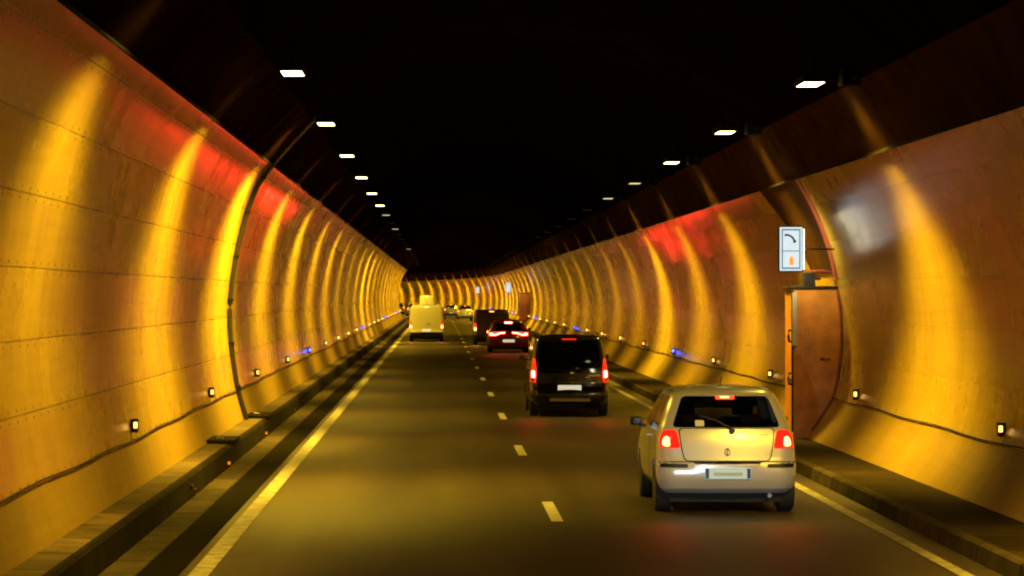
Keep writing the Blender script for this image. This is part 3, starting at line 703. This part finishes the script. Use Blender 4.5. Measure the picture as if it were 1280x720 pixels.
# ---- 1. bright hatchback, nearest
def hatchback(name, label, loc, paint, detail, group='cars queued in the right lane', brake=1.0):
    L = [(.24, .14, 3.46, .74, .16, .3, .05), (.32, .05, 3.56, .80, .18, .35, .05), (.44, .0, 3.62, .83, .20, .4, .06), (.58, .0, 3.62, .835, .20, .4, .06),
         (.63, .04, 3.58, .83, .20, .4, .06), (.78, .07, 3.42, .825, .20, .4, .06), (.92, .10, 3.02, .81, .2, .35, .07), (1.0, .13, 2.74, .79, .2, .3, .07),
         (1.10, .19, 2.54, .755, .2, .3, .08), (1.25, .27, 2.28, .70, .2, .25, .08), (1.38, .37, 2.02, .64, .2, .22, .09), (1.44, .47, 1.85, .59, .2, .2, .09), (1.475, .62, 1.65, .50, .18, .18, .08)]
    rw = rounded([(-.645, 1.02), (.645, 1.02), (.51, 1.385), (-.51, 1.385)], .06)
    ws = rounded([(-.66, 1.03), (.66, 1.03), (.54, 1.38), (-.54, 1.38)], .06)
    sw1 = rounded([(.48, 1.0), (1.28, .98), (1.28, 1.36), (.62, 1.36)], .05); sw2 = rounded([(1.34, .98), (2.36, .98), (2.02, 1.35), (1.34, 1.36)], .04)
    def hollow():
        cav = loft([(.45, .22, 2.7, .70, .15, .3, .05), (.95, .24, 2.6, .70, .15, .3, .05), (1.1, .30, 2.40, .66, .15, .3, .06), (1.25, .37, 2.16, .62, .15, .2, .06), (1.36, .46, 1.9, .565, .15, .2, .06), (1.41, .6, 1.75, .50, .15, .2, .06)])
        return [cav, prism(rw, 'y', -.5, .9), prism(ws, 'y', 1.5, 3.2), prism(sw1, 'x', -1.2, 1.2), prism(sw2, 'x', -1.2, 1.2)]
    gm = M['glass'] if detail else M['dark_glass']
    wins = [('rear_window', rw, 'rear', gm), ('windscreen', ws, 'front', gm)]
    for sd in ('left', 'right'): wins += [('side_window', sw1, sd, gm), ('side_window', sw2, sd, gm)]
    t, S = base_car(name, label, 'car', loc, L, paint, (.285, (.56, 2.93), .735), wins, group, hollow if detail else None, (2.25, 1.0, M['rubber']))
    # tailgate panel
    tg = rounded([(-.50, .635), (.50, .635), (.535, .80), (.56, 1.005), (-.56, 1.005), (-.535, .80)], .05)
    obj('tailgate_gap', S.patch([(x * 1.025, .82 + (z - .82) * 1.05) for x, z in tg], 'rear', .006), M['black'], t, smooth=30)
    obj('tailgate', S.patch(tg, 'rear', .012), paint, t, smooth=30)
    obj('bumper_gap', S.patch(rounded([(-.81, .60), (.81, .60), (.81, .622), (-.81, .622)], .005), 'rear', .005), M['black'], t)
    for x_, sd in ((-1, 'left'), (1, 'right')): obj('door_gap', S.patch([(1.30, .36), (1.312, .36), (1.312, 1.0), (1.30, 1.0)], sd, .003), M['black'], t)
    bp = rounded([(-.80, .30), (.80, .30), (.825, .5), (.80, .612), (.40, .612), (.37, .585), (-.37, .585), (-.40, .612), (-.80, .612), (-.825, .5)], .03)
    obj('rear_bumper', S.patch(bp, 'rear', .016), paint, t, smooth=30)
    for s in (-1, 1):
        q = lambda pts: pts if s > 0 else sym(pts)
        o = obj('tail_light', S.patch(q(rounded([(.55, .78), (.80, .785), (.79, .90), (.745, .99), (.60, .995), (.575, .9)], .04)), 'rear', .022), M['red_lens'], t, smooth=30)
        obj('lit_lamp', S.patch(q(rounded([(.675, .80), (.765, .805), (.755, .88), (.725, .92), (.685, .91)], .03)), 'rear', .036), M['hot_lens'], o, smooth=30)
        obj('bumper_rub_strip', S.patch(q(rounded([(.47, .555), (.79, .555), (.79, .600), (.47, .595)], .012)), 'rear', .026), M['black'], t, smooth=30)
        rs = rounded([(.90, .28), (2.55, .28), (2.55, .34), (.90, .34)], .012)
        obj('sill_trim', S.patch(rs, 'right' if s > 0 else 'left', .012), M['black'], t)
    o = obj('high_brake_light', S.patch(rect(-.11, .11, 1.352, 1.388, .012), 'rear', .02), M['red_lit'], t)
    obj('lit_lamp', S.patch(rect(-.06, .05, 1.366, 1.382, .006), 'rear', .024), M['hot_lens'], o)
    plate(t, S, .485, .54, .13, lit=False)
    p0 = S.hit(.06, 1.0, 'rear', .03); p1 = S.hit(-.12, 1.10, 'rear', .03); p2 = S.hit(-.32, 1.16, 'rear', .025)
    w_ = obj('rear_wiper', tube(bmesh.new(), [p0, p1, p2], .017, 6), M['black'], t)
    obj('wiper_pivot', tube(bmesh.new(), [p0 + Vector((0, .03, -.02)), p0 + Vector((0, -.03, -.02))], .035, 12), M['black'], w_)
    e = [(.055 * math.cos(a * .39), .735 + .04 * math.sin(a * .39)) for a in range(16)]
    bm = tube(bmesh.new(), [S.hit(x * .55, z, 'rear', .022) for x, z in e + [e[0]]], .006, 6); tube(bm, [S.hit(0, .70, 'rear', .022), S.hit(0, .77, 'rear', .022)], .007, 6)
    obj('emblem', bm, M['chrome'], t)
    obj('model_badge', S.patch(rect(.37, .49, .925, .945, .003), 'rear', .014), M['grey_metal'], t)
    obj('tailgate_handle', S.patch(rect(-.14, .14, .60, .625, .01), 'rear', .020), M['black'], t)
    obj('window_highlight', S.patch(rect(-.37, -.265, 1.035, 1.105, .015), 'rear', .012), mat('pale_highlight_patch', (.85, .8, .5), .5, emit=(1, .8, .2), es=.0), t)  # yellow highlight on the rear glass, painted as a pale patch
    obj('exhaust_pipe', tube(bmesh.new(), [(.5, .3, .23), (.5, .05, .22)], .026, 12), M['grey_metal'], t)
    obj('aerial', tube(bmesh.new(), [(0, .95, 1.48), (0, .82, 1.60)], .006, 6), M['black'], t)
    for s in (-1, 1): obj('door_handle', S.patch(rect(1.42, 1.58, .86, .89, .01), 'left' if s < 0 else 'right', .03), paint, t)
    if detail:
        for x, y in ((-.36, 1.75), (.36, 1.75)):
            o = obj('seat', B(x - .23, x + .23, y - .08, y + .06, .5, 1.08, bev=.05), M['seat'], t, smooth=50)
            obj('headrest', B(x - .13, x + .13, y - .06, y + .04, 1.10, 1.28, bev=.04), M['seat'], o, smooth=50)
        o = obj('rear_bench', B(-.60, .60, .75, .92, .5, 1.02, bev=.05), M['seat'], t, smooth=50)
        for x in (-.35, .35): obj('headrest', B(x - .12, x + .12, .77, .86, 1.03, 1.15, bev=.03), M['seat'], o, smooth=50)
        obj('rear_view_mirror', B(-.10, .10, 2.02, 2.05, 1.25, 1.31, bev=.01), M['black'], t)
    red_glow(t, (-.7, -.12, .88), 7 * brake); red_glow(t, (.7, -.12, .88), 7 * brake)
    return t
hatch = hatchback('hatchback', 'bright yellow-lit silver hatchback with lit tail lights, nearest car in the right lane', (3.42, 32.8), M['silver_paint'], True)

# ---- 2. black compact people carrier
def black_mpv():
    L = [(.22, .14, 3.78, .72, .16, .3, .03), (.30, .04, 3.86, .80, .18, .35, .04), (.42, .0, 3.90, .84, .18, .4, .05), (.56, .02, 3.90, .845, .18, .4, .05), (.66, .07, 3.84, .845, .18, .4, .05),
         (.90, .08, 3.68, .84, .18, .4, .05), (1.02, .09, 3.25, .825, .18, .35, .05), (1.15, .11, 3.02, .81, .18, .3, .05), (1.40, .17, 2.66, .775, .17, .25, .06),
         (1.60, .23, 2.36, .735, .16, .22, .06), (1.68, .29, 2.2, .70, .16, .2, .06), (1.715, .40, 2.0, .62, .16, .2, .06)]
    rw = rounded([(-.655, .92), (.655, .92), (.655, 1.2), (.60, 1.61), (-.60, 1.61), (-.655, 1.2)], .07)
    ws = rounded([(-.68, 1.12), (.68, 1.12), (.62, 1.60), (-.62, 1.60)], .06)
    wins = [('rear_window', rw, 'rear', M['dark_glass']), ('windscreen', ws, 'front', M['dark_glass'])]
    for sd in ('left', 'right'):
        wins += [('side_window', rounded([(.36, 1.12), (.98, 1.10), (.98, 1.55), (.46, 1.55)], .05), sd, M['dark_glass']), ('side_window', rounded([(1.05, 1.08), (1.85, 1.06), (1.85, 1.56), (1.05, 1.56)], .05), sd, M['dark_glass']),
                 ('side_window', rounded([(1.92, 1.06), (2.85, 1.04), (2.42, 1.52), (1.92, 1.56)], .05), sd, M['dark_glass'])]
    t, S = base_car('people_carrier', 'black tall boxy people carrier with lit plate, behind it the bright hatchback', 'car', (2.79, 59.0), L, M['black_paint'], (.30, (.66, 3.17), .74), wins, 'cars queued in the right lane', None, (2.75, 1.2, M['black_paint']))
    obj('tailgate', S.patch(rounded([(-.66, .50), (.66, .50), (.70, .9), (-.70, .9)], .04), 'rear', .010), M['black_paint'], t, smooth=30)
    obj('rear_bumper', S.patch(rounded([(-.82, .26), (.82, .26), (.82, .56), (.70, .56), (.68, .48), (-.68, .48), (-.70, .56), (-.82, .56)], .03), 'rear', .018), M['black_paint'], t, smooth=30)
    for s in (-1, 1):
        q = lambda pts: pts if s > 0 else sym(pts)
        o = obj('tail_light', S.patch(q(rounded([(.715, .72), (.835, .74), (.82, 1.22), (.725, 1.24), (.70, .95)], .03)), 'rear', .02), M['red_lens'], t, smooth=30)
        obj('lit_lamp', S.patch(q(rounded([(.735, .82), (.81, .83), (.805, .98), (.74, .98)], .025)), 'rear', .026), M['red_hot'], o, smooth=30)
        obj('roof_rail', tube(bmesh.new(), [(s * .62, .45, 1.70), (s * .64, .6, 1.76), (s * .64, 1.8, 1.77), (s * .62, 2.05, 1.71)], .018, 8), M['chrome'], t)
        obj('door_handle', S.patch(rect(1.2, 1.38, .93, .965, .01), 'left' if s < 0 else 'right', .03), M['black'], t)
    plate(t, S, .61, .50, .12, lit=True, blue=False)
    obj('bumper_strip', S.patch(rect(-.42, .44, .325, .395, .015), 'rear', .034), M['chrome_sheen_strip'], t, smooth=30)
    obj('lower_bumper_strip', S.patch(rect(-.42, .36, .235, .262, .008), 'rear', .03), M['grey_metal'], t, smooth=30)
    bm = S.patch(rect(.40, .66, .865, .885, .004), 'rear', .018); obj('badge', bm, M['chrome'], t)
    bm = S.patch(rect(.34, .44, .825, .842, .004), 'rear', .018); obj('badge', bm, M['chrome'], t)
    o = obj('emblem', tube(bmesh.new(), [S.hit(.02 + .04 * math.cos(a * .7), .83 + .04 * math.sin(a * .7), 'rear', .016) for a in range(10)], .006, 6), M['chrome'], t)
    p0 = S.hit(0, .96, 'rear', .03); obj('rear_wiper', tube(bmesh.new(), [p0, S.hit(-.2, .99, 'rear', .03), S.hit(-.45, 1.0, 'rear', .03)], .011, 6), M['black'], t)
    obj('high_brake_light', S.patch(rect(-.15, .15, 1.63, 1.655, .01), 'rear', .012), M['red_lens'], t)
    obj('aerial', tube(bmesh.new(), [(0, 1.9, 1.73), (0, 1.75, 1.88)], .006, 6), M['black'], t)
    red_glow(t, (-.77, -.1, .9), 9); red_glow(t, (.77, -.1, .9), 9)
    return t
black_mpv()

# ---- 3. red hatchback braking
def red_car():
    L = [(.22, .14, 4.1, .78, .18, .3, .06), (.32, .04, 4.2, .87, .22, .4, .08), (.46, .0, 4.25, .91, .24, .5, .09), (.62, .02, 4.25, .92, .24, .5, .09), (.78, .07, 4.1, .92, .24, .5, .09),
         (.92, .12, 3.5, .90, .24, .4, .10), (1.02, .20, 3.15, .86, .24, .35, .10), (1.2, .38, 2.85, .77, .22, .3, .10), (1.36, .56, 2.5, .69, .2, .25, .10), (1.44, .75, 2.2, .60, .2, .2, .1), (1.465, 1.0, 1.95, .48, .16, .16, .08)]
    rw = rounded([(-.62, 1.02), (.62, 1.02), (.50, 1.34), (-.50, 1.34)], .06)
    wins = [('rear_window', rw, 'rear', M['dark_glass']), ('windscreen', rounded([(-.72, 1.0), (.72, 1.0), (.60, 1.36), (-.60, 1.36)], .06), 'front', M['dark_glass'])]
    for sd in ('left', 'right'): wins += [('side_window', rounded([(.75, 1.03), (1.75, 1.0), (1.75, 1.32), (1.0, 1.34)], .05), sd, M['dark_glass']), ('side_window', rounded([(1.82, 1.0), (2.9, .98), (2.5, 1.30), (1.82, 1.33)], .04), sd, M['dark_glass'])]
    t, S = base_car('hatchback', 'dark red hatchback braking, with two curved glowing red tail light bars', 'car', (3.13, 123.6), L, M['red_paint'], (.32, (.72, 3.35), .80), wins, 'cars queued in the right lane', None, (2.8, 1.02, M['red_paint']))
    obj('rear_bumper', S.patch(rounded([(-.86, .30), (.86, .30), (.88, .58), (-.88, .58)], .05), 'rear', .014), M['red_paint'], t, smooth=30)
    obj('bumper_strip', S.patch(rect(-.62, .62, .16 + .10, .34, .02), 'rear', .03), M['grey_metal'], t)
    for s in (-1, 1):
        q = lambda pts: pts if s > 0 else sym(pts)
        o = obj('tail_light', S.patch(q(rounded([(.14, .86), (.35, .83), (.60, .74), (.86, .74), (.88, .90), (.60, .92), (.30, .93), (.14, .93)], .03)), 'rear', .02), M['red_lit'], t, smooth=30)
        o2 = obj('light_bar', S.patch(q(rounded([(.16, .875), (.36, .855), (.60, .775), (.84, .79), (.84, .83), (.62, .815), (.38, .895), (.16, .915)], .015)), 'rear', .026), M['red_hot'], o, smooth=30)
        obj('brake_lamp', S.patch(q(rect(.70, .84, .78, .88, .03)), 'rear', .034), M['red_hot'], o, smooth=30)
    obj('high_brake_light', S.patch(rect(-.17, .17, 1.31, 1.37, .02), 'rear', .02), M['red_hot'], t)
    plate(t, S, .53, .52, .12, lit=True, blue=False)
    # brake lamp spill to the rear; red wall patches come from the added spots
    red_glow(t, (-.75, -.15, .85), BRAKE, .16, cone=44); red_glow(t, (.75, -.15, .85), BRAKE, .16, cone=44); red_glow(t, (0, .3, 1.34), BRAKE * .5, .12, cone=44)
    for dx, dy, dz, e in ((-6.6, -76, 3.75, 1100), (3.3, -62, 3.9, 300)):      # narrow spots added to throw red patches onto the upper walls
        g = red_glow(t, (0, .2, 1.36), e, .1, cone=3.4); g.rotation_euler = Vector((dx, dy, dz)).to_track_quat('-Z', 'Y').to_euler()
    return t
BRAKE = 14
red_car()

# ---- 4. pale panel van in the left lane
def panel_van(name, label, loc, paint, hgt=2.02, hw=.95, tailon=True, window=False, group='vehicles in the left lane'):
    k = (hgt - 1.2) / .82
    L = [(.30, .12, 4.3, hw - .08, .12, .3, .02), (.40, .02, 4.45, hw - .03, .14, .4, .02), (.52, .0, 4.5, hw, .14, .5, .03), (.66, .05, 4.5, hw, .14, .5, .03), (.95, .06, 4.3, hw, .14, .5, .03),
         (1.1, .07, 3.75, hw, .14, .4, .03), (1.2 + .35 * k, .10, 3.2, hw - .03, .14, .35, .03), (1.2 + .62 * k, .13, 2.9, hw - .06, .14, .3, .03), (1.2 + .74 * k, .17, 2.7, hw - .10, .14, .25, .03), (hgt, .28, 2.5, hw - .18, .14, .25, .03)]
    wins = [('windscreen', rounded([(-hw + .12, 1.2), (hw - .12, 1.2), (hw - .2, 1.2 + .58 * k), (-hw + .2, 1.2 + .58 * k)], .06), 'front', M['dark_glass'])]
    for sd in ('left', 'right'): wins.append(('side_window', rounded([(2.5, 1.15), (3.45, 1.12), (3.0, 1.2 + .45 * k), (2.5, 1.2 + .5 * k)], .05), sd, M['dark_glass']))
    if window: wins.append(('rear_window', rounded([(-hw + .2, 1.2), (hw - .2, 1.2), (hw - .25, 1.2 + .5 * k), (-hw + .25, 1.2 + .5 * k)], .06), 'rear', M['dark_glass']))
    t, S = base_car(name, label, 'van', loc, L, paint, (.32, (.85, 3.6), hw - .11), wins, group, None, (3.35, 1.25, M['black']))
    for s in (-1, 1):
        q = lambda pts: pts if s > 0 else sym(pts)
        obj('rear_door', S.patch(q(rounded([(.012, .54), (hw - .17, .54), (hw - .17, 1.2 + .40 * k), (hw - .20, 1.2 + .66 * k), (.012, 1.2 + .68 * k)], .03)), 'rear', .012), paint, t, smooth=30)
        o = obj('tail_light', S.patch(q(rect(hw - .15, hw - .02, .70, 1.12, .02)), 'rear', .02), M['red_lens'], t)
        obj('lit_lamp', S.patch(q(rect(hw - .14, hw - .04, .74, .90, .02)), 'rear', .026), M['hot_lens'], o)
    obj('rear_bumper', S.patch(rounded([(-hw + .03, .31), (hw - .03, .31), (hw - .02, .51), (-hw + .02, .51)], .03), 'rear', .03), M['black'], t)
    plate(t, S, .62, .50, .11, lit=True, blue=False)
    obj('high_brake_light', S.patch(rect(-.12, .12, 1.2 + .69 * k, 1.2 + .72 * k, .008), 'rear', .012), M['hot_lens'], t)
    obj('door_handle', S.patch(rect(.04, .20, .95, .99, .008), 'rear', .03), M['black'], t)
    red_glow(t, (-hw + .1, -.12, .85), 15, col=(1, .25, .08)); red_glow(t, (hw - .1, -.12, .85), 15, col=(1, .25, .08))
    return t
panel_van('panel_van', 'pale yellow-lit panel van with black bumper, nearest vehicle in the left lane', (-.66, 153), M['white_paint'])
panel_van('panel_van', 'tall pale van with a dark rear window, seen just over the nearer van', (-.62, 300), M['white_paint'], hgt=2.5, hw=.84, window=True)
# ---- 5. dark SUV ahead of the red car
panel_van('sport_utility_vehicle', 'dark brown tall vehicle half hidden ahead of the braking red car', (2.75, 143), M['dark_paint'], hgt=1.80, hw=.94, window=True, group='cars queued in the right lane')['category'] = 'suv'
# ---- far traffic
far = [('silver', 3.15, 291, 'small bright yellow-lit hatchback far ahead in the right lane, clear of the others'),
       ('grey', 3.1, 322, 'tiny grey car beyond the small bright hatchback in the right lane'),
       ('red', 3.0, 350, 'tiny dark red car deep in the right lane of the tunnel'),
       ('silver', 3.0, 378, 'tiny pale car at the bend in the right lane'),
       ('grey', -.5, 335, 'tiny grey car deep in the left lane beyond the tall van'),
       ('silver', -.5, 362, 'tiny pale car deep in the left lane at the bend'),
       ('red', 3.1, 400, 'tiny dark red car farthest off in the right lane bend'),
       ('grey', 3.1, 255, None)]
for c, x, y, lab in far:
    if lab is None: continue
    hatchback('hatchback', lab, (x, y), M[c + '_paint'], False, 'small cars deep in the tunnel', brake=1.5)

# headlamps of the camera's own vehicle, low beams
for x in (-.75, .85):
    l = bpy.data.lights.new('headlamp_beam', 'SPOT'); l.energy = 3800; l.color = (.74, .86, 1.0); l.spot_size = R(5.2); l.spot_blend = .9; l.shadow_soft_size = .08
    o = bpy.data.objects.new('headlamp_beam', l); COL.objects.link(o); o.location = (x, 1.2, .85)
    tgt = Vector((3.42, 33, .42)); o.rotation_euler = (tgt - o.location).to_track_quat('-Z', 'Y').to_euler()
